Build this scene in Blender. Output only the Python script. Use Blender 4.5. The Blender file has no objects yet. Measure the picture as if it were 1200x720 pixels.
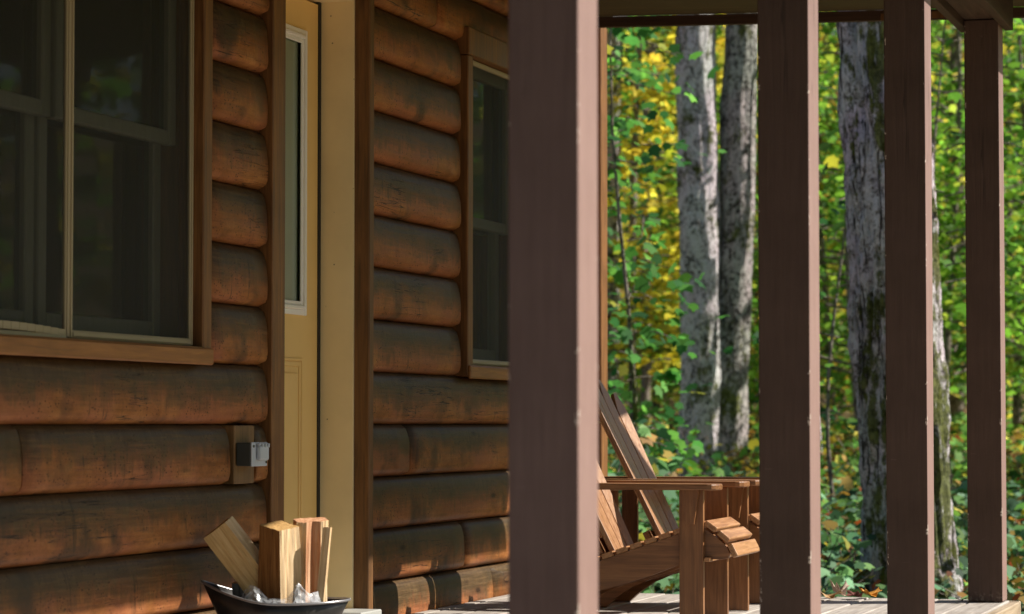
import bpy, bmesh, math, random
import numpy as np
from mathutils import Vector, Matrix, noise, Euler

rnd = random.Random(7)
PI = math.pi
sc = bpy.context.scene
col = sc.collection
YAW = math.atan(1005/3200.0)
PITCH = math.atan(137.5/3200.0)

# ------------------------------------------------------------------ helpers
def tag(o, label=None, cat=None, group=None, kind=None):
    if label: o['label'] = label
    if cat: o['category'] = cat
    if group: o['group'] = group
    if kind: o['kind'] = kind
    return o

def empty(name, loc=(0, 0, 0), rz=0.0):
    o = bpy.data.objects.new(name, None)
    o.location = loc; o.rotation_euler = (0, 0, rz)
    o.empty_display_size = 0.1
    col.objects.link(o)
    return o

def link(name, me, parent=None, loc=(0, 0, 0), rot=(0, 0, 0)):
    o = bpy.data.objects.new(name, me)
    o.location = loc; o.rotation_euler = rot
    col.objects.link(o)
    if parent is not None: o.parent = parent
    return o

def copy_tree(o, parent=None):
    c = o.copy(); col.objects.link(c)
    c.parent = parent
    for ch in list(o.children): copy_tree(ch, c)
    return c

class MB:
    def __init__(s): s.bm = bmesh.new()
    def box(s, a, b, bev=0.0, rot=None, at=None, seg=1):
        x0, y0, z0 = a; x1, y1, z1 = b
        c = Vector(((x0+x1)/2, (y0+y1)/2, (z0+z1)/2))
        r = bmesh.ops.create_cube(s.bm, size=1.0)
        vs = r['verts']
        for v in vs: v.co = Vector((v.co.x*(x1-x0), v.co.y*(y1-y0), v.co.z*(z1-z0)))
        if bev > 0:
            es = list({e for v in vs for e in v.link_edges})
            g = bmesh.ops.bevel(s.bm, geom=es, offset=bev, segments=seg, affect='EDGES', profile=0.5)
            vs = list({v for f in g['faces'] for v in f.verts} | {v for v in vs if v.is_valid})
        for v in vs:
            p = v.co.copy()
            if rot is not None: p = rot @ p
            v.co = p + c + (Vector(at) if at is not None else Vector((0, 0, 0)))
        return vs
    def sheet(s, x, y0, y1, z0, z1):
        s.bm.faces.new([s.bm.verts.new((x, y, z)) for y, z in ((y0, z0), (y1, z0), (y1, z1), (y0, z1))])
    def prism(s, pts, axis, a, b, bev=0.0):
        """extrude a 2D outline between a and b along the axis ('x','y','z')"""
        def P(u, v, w):
            return {'x': (w, u, v), 'y': (u, w, v), 'z': (u, v, w)}[axis]
        A = [s.bm.verts.new(P(u, v, a)) for u, v in pts]
        B = [s.bm.verts.new(P(u, v, b)) for u, v in pts]
        n = len(pts); fs = [s.bm.faces.new(A), s.bm.faces.new(B[::-1])]
        for i in range(n):
            fs.append(s.bm.faces.new((A[i], B[i], B[(i+1) % n], A[(i+1) % n])))
        if bev > 0:
            es = list(fs[0].edges)+list(fs[1].edges)
            bmesh.ops.bevel(s.bm, geom=es, offset=bev, segments=2, affect='EDGES', profile=0.5)
        return A+B
    def tube(s, pts, rad, n=8, cap=True):
        rings = []
        for i, p in enumerate(pts):
            p = Vector(p)
            d = (Vector(pts[min(i+1, len(pts)-1)])-Vector(pts[max(i-1, 0)]))
            if d.length < 1e-6: d = Vector((0, 0, 1))
            d.normalize()
            q = d.to_track_quat('Z', 'Y')
            r = rad[i] if hasattr(rad, '__len__') else rad
            rings.append([s.bm.verts.new(p+q @ Vector((math.cos(2*PI*k/n)*r, math.sin(2*PI*k/n)*r, 0))) for k in range(n)])
        for a, b in zip(rings, rings[1:]):
            for k in range(n): s.bm.faces.new((a[k], a[(k+1) % n], b[(k+1) % n], b[k]))
        if cap:
            s.bm.faces.new(rings[0][::-1]); s.bm.faces.new(rings[-1])
    def build(s, name, mat, parent=None, loc=(0, 0, 0), rot=(0, 0, 0), smooth=False, recalc=True):
        if recalc: bmesh.ops.recalc_face_normals(s.bm, faces=s.bm.faces[:])
        me = bpy.data.meshes.new(name)
        s.bm.to_mesh(me); s.bm.free()
        if smooth: me.polygons.foreach_set('use_smooth', [True]*len(me.polygons))
        if mat: me.materials.append(mat)
        return link(name, me, parent, loc, rot)

def grid_mesh(name, V, nu, nv, mat, parent=None, wrap_u=False, smooth=True, flip=False):
    """V is a (nv*nu,3) array, rows along v"""
    F = []
    for j in range(nv-1):
        for i in range(nu if wrap_u else nu-1):
            a = j*nu+i; b = j*nu+(i+1) % nu
            F.append((a, b, b+nu, a+nu) if not flip else (a, a+nu, b+nu, b))
    me = bpy.data.meshes.new(name)
    me.from_pydata([tuple(p) for p in V], [], F)
    me.polygons.foreach_set('use_smooth', [smooth]*len(me.polygons))
    me.materials.append(mat)
    return link(name, me, parent)

P = 0.1955          # height of one log course
# ------------------------------------------------------------------ materials
class Mat:
    def __init__(s, name):
        s.m = bpy.data.materials.new(name); s.m.use_nodes = True
        s.n = s.m.node_tree.nodes; s.l = s.m.node_tree.links
        s.n.clear()
        s.out = s.n.new('ShaderNodeOutputMaterial')
        s.b = s.n.new('ShaderNodeBsdfPrincipled')
        s.l.new(s.b.outputs[0], s.out.inputs[0])
    def set(s, **k):
        for a, v in k.items(): s.b.inputs[a.replace('_', ' ')].default_value = v
    def inp(s, sock, v):
        if hasattr(v, 'is_output') or isinstance(v, bpy.types.NodeSocket): s.l.new(v, sock)
        else:
            if isinstance(v, (tuple, list)) and len(v) == 3 and sock.type == 'RGBA': v = (*v, 1)
            sock.default_value = v
    def coord(s, kind='Object', scale=(1, 1, 1), loc=(0, 0, 0), rnd_off=False):
        t = s.n.new('ShaderNodeTexCoord'); mp = s.n.new('ShaderNodeMapping')
        s.l.new(t.outputs[kind], mp.inputs[0]); mp.inputs['Scale'].default_value = scale
        mp.inputs['Location'].default_value = loc
        if rnd_off:
            oi = s.n.new('ShaderNodeObjectInfo'); vm = s.n.new('ShaderNodeVectorMath'); vm.operation = 'MULTIPLY'
            cb = s.n.new('ShaderNodeCombineXYZ')
            for i in range(3): s.l.new(oi.outputs['Random'], cb.inputs[i])
            s.l.new(cb.outputs[0], vm.inputs[0]); vm.inputs[1].default_value = (37, 53, 71)
            s.l.new(vm.outputs[0], mp.inputs['Location'])
        return mp.outputs[0]
    def noise(s, vec, scale=5, detail=4, rough=.55, dist=0.0, out='Fac'):
        t = s.n.new('ShaderNodeTexNoise'); s.l.new(vec, t.inputs['Vector'])
        t.inputs['Scale'].default_value = scale; t.inputs['Detail'].default_value = detail
        t.inputs['Roughness'].default_value = rough; t.inputs['Distortion'].default_value = dist
        return t.outputs[out]
    def voro(s, vec, scale=5, feature='F1', rnd_=1.0, out='Distance'):
        t = s.n.new('ShaderNodeTexVoronoi'); s.l.new(vec, t.inputs['Vector']); t.feature = feature
        t.inputs['Scale'].default_value = scale; t.inputs['Randomness'].default_value = rnd_
        return t.outputs[out]
    def ramp(s, fac, stops, interp='LINEAR'):
        t = s.n.new('ShaderNodeValToRGB'); s.inp(t.inputs[0], fac)
        e = t.color_ramp.elements; t.color_ramp.interpolation = interp
        while len(e) < len(stops): e.new(0.5)
        for i, (p, c) in enumerate(stops):
            e[i].position = p
            if not isinstance(c, (tuple, list)): c = (c, c, c)
            e[i].color = (*c[:3], 1)
        return t.outputs[0]
    def mix(s, fac, a, b, mode='MIX'):
        t = s.n.new('ShaderNodeMix'); t.data_type = 'RGBA'; t.blend_type = mode
        s.inp(t.inputs[0], fac); s.inp(t.inputs[6], a); s.inp(t.inputs[7], b)
        return t.outputs[2]
    def math(s, op, a, b=0.0, clamp=False):
        t = s.n.new('ShaderNodeMath'); t.operation = op; t.use_clamp = clamp
        s.inp(t.inputs[0], a); s.inp(t.inputs[1], b)
        return t.outputs[0]
    def sep(s, vec):
        t = s.n.new('ShaderNodeSeparateXYZ'); s.l.new(vec, t.inputs[0]); return t.outputs
    def geo(s, out='Normal'):
        return s.n.new('ShaderNodeNewGeometry').outputs[out]
    def attr(s, name, out='Color'):
        t = s.n.new('ShaderNodeAttribute'); t.attribute_name = name; return t.outputs[out]
    def bump(s, h, strength=.3, dist=.01):
        t = s.n.new('ShaderNodeBump'); s.l.new(h, t.inputs['Height'])
        t.inputs['Strength'].default_value = strength; t.inputs['Distance'].default_value = dist
        s.l.new(t.outputs[0], s.b.inputs['Normal']); return t.outputs[0]
    def base(s, c): s.inp(s.b.inputs['Base Color'], c)
    def rough(s, c): s.inp(s.b.inputs['Roughness'], c)

def mat_log():
    m = Mat('stained log siding')
    v = m.coord('Object', (1, 1, 1), rnd_off=True)
    raw = m.n.new('ShaderNodeTexCoord').outputs['Object']
    tz = m.math('DIVIDE', m.sep(raw)[2], P)
    grain = m.noise(m.coord('Object', (60, 2.2, 60), rnd_off=True), 1.6, 6, .65, .5)
    fine = m.noise(v, 130, 4, .7)
    big = m.noise(v, 2.2, 4, .6)
    mid = m.noise(m.coord('Object', (4, 2.0, 4), rnd_off=True), 2.6, 6, .68, .3)
    streak = m.noise(m.coord('Object', (4, 26, 5), rnd_off=True), 1.2, 6, .7, .6)
    c = m.ramp(mid, [(.30, (.20, .075, .022)), (.5, (.38, .150, .046)), (.70, (.53, .245, .082))])
    c = m.mix(m.ramp(big, [(.44, 0), (.60, .6)]), c, (.42, .150, .080))
    c = m.mix(.55, c, m.ramp(grain, [(.3, (.42, .36, .32)), (.7, (1.15, 1.15, 1.15))]), 'MULTIPLY')
    c = m.mix(.45, c, m.ramp(fine, [(.3, (.60, .56, .52)), (.7, (1.2, 1.2, 1.2))]), 'MULTIPLY')
    # shade put into the colour: darker upper half with a ragged lower edge
    w = m.math('ADD', tz, m.math('MULTIPLY', m.math('SUBTRACT', mid, .5), .95))
    w = m.math('ADD', w, m.math('MULTIPLY', m.math('SUBTRACT', streak, .5), .55))
    w = m.math('ADD', w, m.math('MULTIPLY', m.math('SUBTRACT', big, .5), .7))
    wf = m.ramp(w, [(.32, 0), (.50, .6), (.74, .93)])
    top_shade = m.ramp(m.math('ADD', m.math('MULTIPLY', grain, .6), m.math('MULTIPLY', streak, .4)), [(.32, (.028, .019, .009)), (.5, (.062, .042, .019)), (.68, (.135, .090, .040))])
    c = m.mix(wf, c, top_shade)
    # thin dark vertical drips
    dr = m.ramp(m.noise(m.coord('Object', (2, 30, 3.2), rnd_off=True), 1.3, 4, .6, .8), [(.60, 0), (.69, .85)])
    c = m.mix(m.math('MULTIPLY', dr, m.ramp(mid, [(.42, 0), (.56, 1)])), c, (.045, .026, .014))
    # soft sooty smudges, few
    sm = m.ramp(m.noise(v, 3.6, 3, .55), [(.55, 0), (.68, .75)])
    c = m.mix(sm, c, (.040, .030, .019))
    # knots
    kv = m.voro(m.coord('Object', (3, 2.0, 6.0), rnd_off=True), 1.1, 'F1', 1.0)
    kn = m.ramp(m.math('ADD', kv, m.math('MULTIPLY', m.math('SUBTRACT', mid, .5), .10)), [(.045, .95), (.075, .4), (.12, 0)])
    c = m.mix(kn, c, (.030, .013, .006))
    # small dark pits and dashes along the belly
    for sc_, th in (((26, 34, 60), .17), ((60, 55, 80), .20)):
        pv = m.voro(m.coord('Object', sc_, rnd_off=True), 1.0, 'F1', 1.0)
        pt = m.ramp(pv, [(th-.06, .9), (th+.02, 0)])
        sel = m.ramp(m.noise(v, 7, 2, .5), [(.46, 0), (.54, 1)])
        c = m.mix(m.math('MULTIPLY', pt, sel), c, (.030, .014, .007))
    # long drying cracks
    ck = m.noise(m.coord('Object', (9, 1.0, 26), rnd_off=True), 1.5, 3, .5, .4)
    cr_ = m.ramp(m.math('ABSOLUTE', m.math('SUBTRACT', ck, .5)), [(.004, .9), (.010, 0)])
    csel = m.ramp(m.noise(v, 1.7, 2, .5), [(.54, 0), (.60, 1)])
    cf = m.math('MULTIPLY', cr_, csel)
    c = m.mix(cf, c, (.020, .011, .006))
    m.base(c)
    m.rough(m.ramp(grain, [(.2, .36), (.8, .60)]))
    m.set(Specular_IOR_Level=.2)
    h = m.math('SUBTRACT', m.math('ADD', m.math('MULTIPLY', grain, .8), m.math('ADD', m.math('MULTIPLY', fine, .35), mid)), m.math('MULTIPLY', cf, 1.5))
    m.bump(h, .35, .004)
    return m.m

def mat_wood(name, c0, c1, c2, axis='z', rough=.5, gscale=1.0, bump=.25, spec=.4, dirt=.25, dirtc=(.03, .015, .008)):
    m = Mat(name)
    k = {'x': (1.2, 22, 22), 'y': (22, 1.2, 22), 'z': (22, 22, 1.2)}[axis]
    k = tuple(a*gscale for a in k)
    g = m.noise(m.coord('Object', k, rnd_off=True), 2.6, 6, .62, .8)
    b = m.noise(m.coord('Object', rnd_off=True), 6, 3, .5)
    c = m.ramp(g, [(.25, c0), (.5, c1), (.75, c2)])
    c = m.mix(m.ramp(b, [(.5, 0), (.75, dirt)]), c, dirtc)
    m.base(c); m.rough(m.ramp(g, [(.2, rough-.1), (.8, rough+.12)]))
    m.set(Specular_IOR_Level=spec)
    m.bump(g, bump, .004)
    return m.m

def mat_post(name, c0, c1):
    m = Mat(name)
    v = m.coord('Object')
    n1 = m.noise(v, 3.5, 4, .6); n2 = m.noise(v, 60, 3, .6)
    g = m.noise(m.coord('Object', (30, 30, 1.5)), 3, 5, .6, .5)
    c = m.ramp(n1, [(.3, c0), (.7, c1)])
    # sunlight put into the colour: paler outer face
    lit_face = m.math('GREATER_THAN', m.sep(v)[0], .0685)
    c = m.mix(lit_face, c, m.ramp(n1, [(.3, (.25, .162, .148)), (.7, (.31, .208, .190))]))
    c = m.mix(.35, c, m.ramp(g, [(.3, (.50, .47, .46)), (.7, (1, 1, 1))]), 'MULTIPLY')
    ck = m.noise(m.coord('Object', (16, 16, .55), (3, 1, 0)), 1.3, 3, .5, .3)
    ckf = m.math('MULTIPLY', m.ramp(m.math('ABSOLUTE', m.math('SUBTRACT', ck, .5)), [(.002, .8), (.006, 0)]), m.ramp(m.noise(v, 1.3, 2), [(.5, 0), (.56, 1)]))
    c = m.mix(ckf, c, (.03, .02, .016))
    xyz = m.sep(v)
    ax = m.math('ABSOLUTE', xyz[0]); ay = m.math('ABSOLUTE', xyz[1])
    edge = m.math('GREATER_THAN', m.math('MINIMUM', ax, ay), .0635)
    chips = m.ramp(m.noise(m.coord('Object', (40, 40, 22)), 1.0, 4, .7), [(.63, 0), (.66, 1)])
    c = m.mix(m.math('MULTIPLY', edge, chips), c, (.62, .55, .50))
    scr = m.ramp(m.noise(m.coord('Object', (9, 9, 60)), 1.0, 2, .5, 1.0), [(.76, 0), (.79, .25)])
    c = m.mix(scr, c, (.33, .25, .23))
    foot = m.ramp(xyz[2], [(.0, 1), (.05, 0)])
    c = m.mix(m.math('MULTIPLY', foot, m.ramp(n2, [(.5, 0), (.6, .6)])), c, (.32, .27, .22))
    m.base(c); m.rough(.62); m.set(Specular_IOR_Level=.3)
    m.bump(m.math('ADD', g, m.math('MULTIPLY', n2, .4)), .5, .003)
    return m.m

def mat_paint(name, c, rough=.45, var=.12, dirt=(.25, .2, .12), bump=.05, specks=0.0):
    m = Mat(name)
    n = m.noise(m.coord('Object'), 4, 4, .6); f = m.noise(m.coord('Object'), 90, 3, .6)
    cc = m.mix(m.ramp(n, [(.4, 0), (.75, var*2)]), c, tuple(a*b for a, b in zip(c, dirt)) if max(dirt) <= 1 else dirt)
    if specks:
        sp = m.ramp(m.voro(m.coord('Object', (22, 22, 22)), 1.0), [(.045, .8), (.08, 0)])
        sel = m.ramp(m.noise(m.coord('Object'), 7, 1), [(.55, 0), (.6, 1)])
        cc = m.mix(m.math('MULTIPLY', sp, sel), cc, (.05, .03, .015))
    m.base(cc); m.rough(rough); m.bump(f, bump, .002)
    return m.m

def mat_glass(name='window glass'):
    m = Mat(name)
    tr = m.n.new('ShaderNodeBsdfTransparent'); tr.inputs[0].default_value = (.62, .66, .62, 1)
    gl = m.n.new('ShaderNodeBsdfGlossy'); gl.inputs['Roughness'].default_value = .03
    gl.inputs['Color'].default_value = (.85, .9, .85, 1)
    fr = m.n.new('ShaderNodeFresnel'); fr.inputs[0].default_value = 1.5
    w = m.noise(m.coord('Object', (1, 1.2, 1)), 2.2, 2, .5)
    bp = m.n.new('ShaderNodeBump'); bp.inputs['Strength'].default_value = .06; bp.inputs['Distance'].default_value = .02
    m.l.new(w, bp.inputs['Height']); m.l.new(bp.outputs[0], gl.inputs['Normal'])
    mx = m.n.new('ShaderNodeMixShader')
    m.l.new(fr.outputs[0], mx.inputs[0]); m.l.new(tr.outputs[0], mx.inputs[1]); m.l.new(gl.outputs[0], mx.inputs[2])
    m.l.new(mx.outputs[0], m.out.inputs[0])
    return m.m

def mat_screen():
    m = Mat('insect screen mesh')
    m.base((.020, .021, .015)); m.rough(.7)
    tr = m.n.new('ShaderNodeBsdfTransparent')
    mx = m.n.new('ShaderNodeMixShader')
    # woven mesh seen as a slightly uneven veil
    v = m.coord('Object', (1, 1, 1))
    w = m.ramp(m.noise(m.coord('Object', (1, 60, 3)), 4, 2, .5), [(.3, .50), (.7, .60)])
    m.l.new(w, mx.inputs[0]); m.l.new(tr.outputs[0], mx.inputs[1]); m.l.new(m.b.outputs[0], mx.inputs[2])
    m.l.new(mx.outputs[0], m.out.inputs[0])
    return m.m

def mat_leaf(name, trans=.45, rough=.45):
    m = Mat(name)
    c = m.attr('leafcol')
    n = m.noise(m.coord('Object'), 9, 2, .5)
    c = m.mix(.35, c, m.ramp(n, [(.35, (.55, .6, .55)), (.65, (1.1, 1.1, 1.0))]), 'MULTIPLY')
    m.base(c); m.rough(rough+.15); m.set(Specular_IOR_Level=.15)
    t = m.n.new('ShaderNodeBsdfTranslucent'); m.l.new(m.mix(1.0, c, (1.32, 1.30, .9), 'MULTIPLY'), t.inputs[0])
    mx = m.n.new('ShaderNodeMixShader'); mx.inputs[0].default_value = trans
    m.l.new(m.b.outputs[0], mx.inputs[1]); m.l.new(t.outputs[0], mx.inputs[2])
    m.l.new(mx.outputs[0], m.out.inputs[0])
    return m.m

def mat_bark(name, pale, mid, dark, moss=.5, mossside=None, vs=(14, 14, 2.2), lichen=.5, crack=.5, plates=False):
    m = Mat(name)
    v = m.coord('Object')
    ridge = m.noise(m.coord('Object', vs), 1.0, 7, .72, .8)
    blot = m.noise(m.coord('Object', (5, 5, 3.0)), 1.8, 9, .82)
    speck = m.noise(v, 26, 5, .8)
    fine = m.noise(v, 70, 5, .75)
    bl = m.math('ADD', m.math('MULTIPLY', blot, .50), m.math('MULTIPLY', speck, .50))
    c = m.ramp(bl, [(.435, dark), (.475, mid), (.515, pale)])
    tint = m.ramp(m.noise(v, 2.2, 2), [(.4, (1.0, .93, 1.02)), (.6, (.93, 1.0, .98))])
    c = m.mix(1.0, c, tint, 'MULTIPLY')
    c = m.mix(m.ramp(ridge, [(crack-.05, 1), (crack+.005, 0)]), c, tuple(a*.3 for a in dark))
    c = m.mix(.5, c, m.ramp(fine, [(.3, (.6, .6, .6)), (.7, (1.35, 1.32, 1.30))]), 'MULTIPLY')
    li = m.ramp(m.noise(m.coord('Object', (1, 1, .8), (5, 5, 5)), 11, 6, .75), [(.60, 0), (.64, lichen)])
    c = m.mix(li, c, (.60, .66, .62))
    mo = m.noise(m.coord('Object', (1.6, 1.6, 1.0), (2, 7, 3)), 2.6, 7, .78)
    if mossside is not None:
        dt = m.n.new('ShaderNodeVectorMath'); dt.operation = 'DOT_PRODUCT'
        m.l.new(m.geo('Normal'), dt.inputs[0]); dt.inputs[1].default_value = mossside
        mo = m.math('ADD', mo, m.math('MULTIPLY', dt.outputs['Value'], .13))
    mf = m.ramp(mo, [(.60-.12*moss, 0), (.66-.12*moss, .92)])
    c = m.mix(mf, c, m.ramp(speck, [(.35, (.030, .040, .008)), (.65, (.20, .23, .030))]))
    m.base(c); m.rough(.9); m.set(Specular_IOR_Level=.15)
    m.bump(m.math('ADD', m.math('MULTIPLY', ridge, 1.4), m.math('ADD', m.math('MULTIPLY', fine, .4), m.math('MULTIPLY', mf, .4))), .9, .04)
    return m.m

def mat_ground():
    m = Mat('forest floor')
    v = m.coord('Object')
    a = m.noise(v, .35, 5, .6); b = m.noise(v, 6, 6, .7); w = m.voro(v, 14, 'F1', 1.0, 'Color')
    c = m.ramp(b, [(.3, (.08, .055, .03)), (.5, (.22, .14, .065)), (.7, (.36, .24, .11))])
    c = m.mix(m.ramp(a, [(.45, 0), (.6, .55)]), c, (.05, .075, .02))
    c = m.mix(.35, c, m.mix(1.0, w, (.32, .17, .05), 'MULTIPLY'))
    m.base(c); m.rough(.95); m.bump(b, .8, .05)
    return m.m

def mat_deck():
    m = Mat('weathered deck boards')
    g = m.noise(m.coord('Object', (26, 1.3, 26), rnd_off=True), 2.2, 6, .65, .6)
    b = m.noise(m.coord('Object', rnd_off=True), 5, 5, .65)
    c = m.ramp(g, [(.3, (.26, .23, .21)), (.55, (.40, .365, .335)), (.75, (.52, .48, .44))])
    c = m.mix(m.ramp(b, [(.5, 0), (.72, .45)]), c, (.20, .16, .12))
    sp = m.ramp(m.voro(m.coord('Object', (12, 12, 12), rnd_off=True), 1.0), [(.04, .8), (.08, 0)])
    c = m.mix(sp, c, (.06, .04, .03))
    m.base(c); m.rough(.8); m.bump(g, .4, .004)
    return m.m

LOG = mat_log()
TRIM = mat_wood('orange stained trim', (.075, .032, .012), (.19, .082, .026), (.33, .155, .048), 'z', .5)
TRIMH = mat_wood('orange stained sill', (.14, .052, .016), (.29, .120, .034), (.42, .19, .055), 'y', .45)
TRIMD = mat_wood('dark stained trim', (.07, .032, .012), (.15, .070, .024), (.24, .11, .036), 'z', .55)
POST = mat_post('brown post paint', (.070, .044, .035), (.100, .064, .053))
POSTN = mat_post('mauve post paint in more light', (.135, .088, .082), (.175, .118, .110))  # paler copy of the post paint; the nearest post's extra light is painted
DOOR = mat_paint('ochre door paint', (.86, .58, .22), .42, .10, (.6, .55, .5))
JAMB = mat_paint('cream jamb paint', (.88, .72, .43), .5, .15, (.6, .58, .52), specks=1)
WHITE = mat_paint('white moulding', (.90, .88, .84), .35, .05, (.8, .8, .75))
TAN = mat_paint('tan aluminium frame', (.40, .33, .21), .45, .1, (.7, .7, .65))
SASH = mat_paint('pale window sash', (.22, .23, .17), .5, .1, (.7, .7, .65))
GLASS = mat_glass()
GLASSD = mat_glass('door glass'); GLASSD.node_tree.nodes['Transparent BSDF'].inputs[0].default_value = (.92, .95, .92, 1)
SCREEN = mat_screen()
GASKET = mat_paint('black weather strip', (.012, .012, .012), .6, .05, (1, 1, 1))
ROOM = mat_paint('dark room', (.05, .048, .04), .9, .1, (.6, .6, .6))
CURTAIN = mat_paint('curtain cloth', (.62, .66, .55), .9, .1, (.6, .6, .6))
DECK = mat_deck()
RIM = mat_wood('weathered rim board', (.24, .18, .12), (.38, .30, .21), (.50, .41, .30), 'y', .7)
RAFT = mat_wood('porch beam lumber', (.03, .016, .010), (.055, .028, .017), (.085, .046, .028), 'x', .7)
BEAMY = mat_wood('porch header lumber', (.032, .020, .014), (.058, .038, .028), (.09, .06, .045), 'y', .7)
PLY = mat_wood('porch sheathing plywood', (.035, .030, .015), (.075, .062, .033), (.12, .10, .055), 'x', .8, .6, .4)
TEAK = mat_wood('oiled chair wood', (.13, .052, .020), (.24, .105, .042), (.36, .170, .072), 'x', .38, 1.3, .25, .5, .2)
TEAKZ = mat_wood('oiled chair leg wood', (.13, .052, .020), (.24, .104, .041), (.35, .165, .070), 'z', .38, 1.3, .25, .5, .2)
TEAKY = mat_wood('oiled chair slat wood', (.24, .105, .044), (.40, .20, .09), (.52, .29, .145), 'y', .36, 1.3, .25, .5, .15)
TEAKB = mat_wood('oiled back slat wood', (.20, .090, .038), (.33, .165, .075), (.45, .24, .12), 'z', .36, 1.3, .25, .5, .15)
LEAF = mat_leaf('forest leaves', .55)
LEAFLOW = mat_leaf('low leaves', .3, .5)
GROUND = mat_ground()
BARK_PLATE = mat_bark('shaggy maple bark', (.88, .83, .87), (.64, .59, .61), (.20, .175, .165), .52, (.55, -.45, 0), (20, 20, 1.8), .85, .455)
BARK_GREY = mat_bark('smooth grey bark', (.88, .84, .86), (.50, .47, .46), (.085, .078, .068), .45, None, (30, 30, 7), .8, .40)
BARK_DARK = mat_bark('dark grey bark', (.62, .59, .56), (.27, .25, .23), (.06, .054, .045), .5, None, (30, 30, 6), .6, .43)
BARK_THIN = mat_bark('thin trunk bark', (.34, .30, .25), (.18, .155, .12), (.07, .06, .045), .4, None, (20, 20, 3), .3, .4)

# ------------------------------------------------------------------ cabin
def zc(k): return .72+k*P
GR, CREST = -3.538, -3.499
cabin = tag(empty('log_cabin', (-3.538, 7.8, -.3)), 'brown stained log siding cabin with ochre door and two dark screened windows', 'cabin')
cabin_loc = Vector(cabin.location)
def cpart(mb, name, mat, parent=None, smooth=False, origin=None):
    """link a mesh given in world coordinates as a part, with its own origin"""
    me_o = mb.build(name, mat, None, smooth=smooth)
    return adopt(me_o, parent or cabin, origin)
def adopt(o, parent, origin=None):
    me = o.data
    org = Vector(origin) if origin is not None else Vector(me.vertices[0].co)
    me.transform(Matrix.Translation(-org))
    o.parent = parent
    pw = Vector((0, 0, 0)); q = parent
    while q is not None: pw += Vector(q.location); q = q.parent
    o.location = org-pw
    return o

def log_course(k, y0, y1):
    L = y1-y0; seg = max(2, int(L/.12)); z0 = zc(k)
    seed = rnd.uniform(0, 99)
    nt = 15; rows = []
    for j in range(seg+1):
        y = y0+L*j/seg
        w = noise.noise(Vector((y*.9, seed, 0)))*.004
        tilt = noise.noise(Vector((y*.6, seed+5, 2)))*.003
        for i in range(nt):
            t = i/(nt-1)
            b = (CREST-GR)*.9*((min(1, t/.22)*(2-min(1, t/.22)))**.36 if t < .22 else math.sqrt(max(0, 1-((t-.22)/.78)**2.9)))*(1 if 0 < t < 1 else 0)
            b += noise.noise(Vector((y*2.3, t*3, seed)))*.0022*(1 if 0 < t < 1 else 0)
            zz = z0+.0015+(P-.003)*t+tilt
            rows.append((GR+b+w*(1 if 0 < t < 1 else 0), y, zz))
    n0 = len(rows)
    F = []
    for j in range(seg):
        for i in range(nt-1):
            a = j*nt+i; F.append((a, a+1, a+nt+1, a+nt))
    # end caps and back
    back0 = (GR-.03, y0, z0+.0015); back1 = (GR-.03, y0, z0+P-.0015)
    rows += [back0, back1, (GR-.03, y1, z0+.0015), (GR-.03, y1, z0+P-.0015)]
    F.append(tuple([n0, n0+1]+list(range(nt-1, -1, -1))))
    F.append(tuple([n0+3, n0+2]+[seg*nt+i for i in range(nt)]))
    F.append((n0+2, n0)+tuple(j*nt for j in range(0, seg+1)))
    F.append(tuple([n0+1, n0+3]+[j*nt+nt-1 for j in range(seg, -1, -1)]))
    me = bpy.data.meshes.new('log'); me.from_pydata(rows, [], F)
    for p in me.polygons: p.use_smooth = len(p.vertices) == 4
    me.materials.append(LOG)
    o = link('log', me)
    bm = bmesh.new(); bm.from_mesh(me); bmesh.ops.recalc_face_normals(bm, faces=bm.faces[:]); bm.to_mesh(me); bm.free()
    adopt(o, cabin, (GR, y0, z0))

joints = {-1: [6.705], 0: [9.15], -2: [5.4], -3: [5.9], -4: [4.7], 1: [], 8: [10.164, 5.6]}
joints_b = {-1: [9.85], -2: [11.7], -3: [10.511], -4: [12.0, 10.9], 8: [10.164], 9: [11.2]}
for k in range(-5, 10):
    # left section
    if 1 <= k <= 7: segs = [(3.0, 6.11), (7.953, 8.437)]
    elif k == -1: segs = [(3.0, 8.125), (8.335, 8.437)]
    else: segs = [(3.0, 8.437)]
    for a, b in segs:
        js = [j for j in joints.get(k, []) if a+.3 < j < b-.3]
        pts = [a]+js+[b]
        for u, w in zip(pts, pts[1:]): log_course(k, u+.0015, w-.0015)
    if 1 <= k <= 7: segs = [(9.31, 10.462), (11.46, 12.46)]
    else: segs = [(9.31, 12.46)]
    for a, b in segs:
        js = [j for j in joints_b.get(k, []) if a+.3 < j < b-.3]
        pts = [a]+js+[b]
        for u, w in zip(pts, pts[1:]): log_course(k, u+.0015, w-.0015)
    if k >= 8: log_course(k, 8.45, 9.29)

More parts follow.
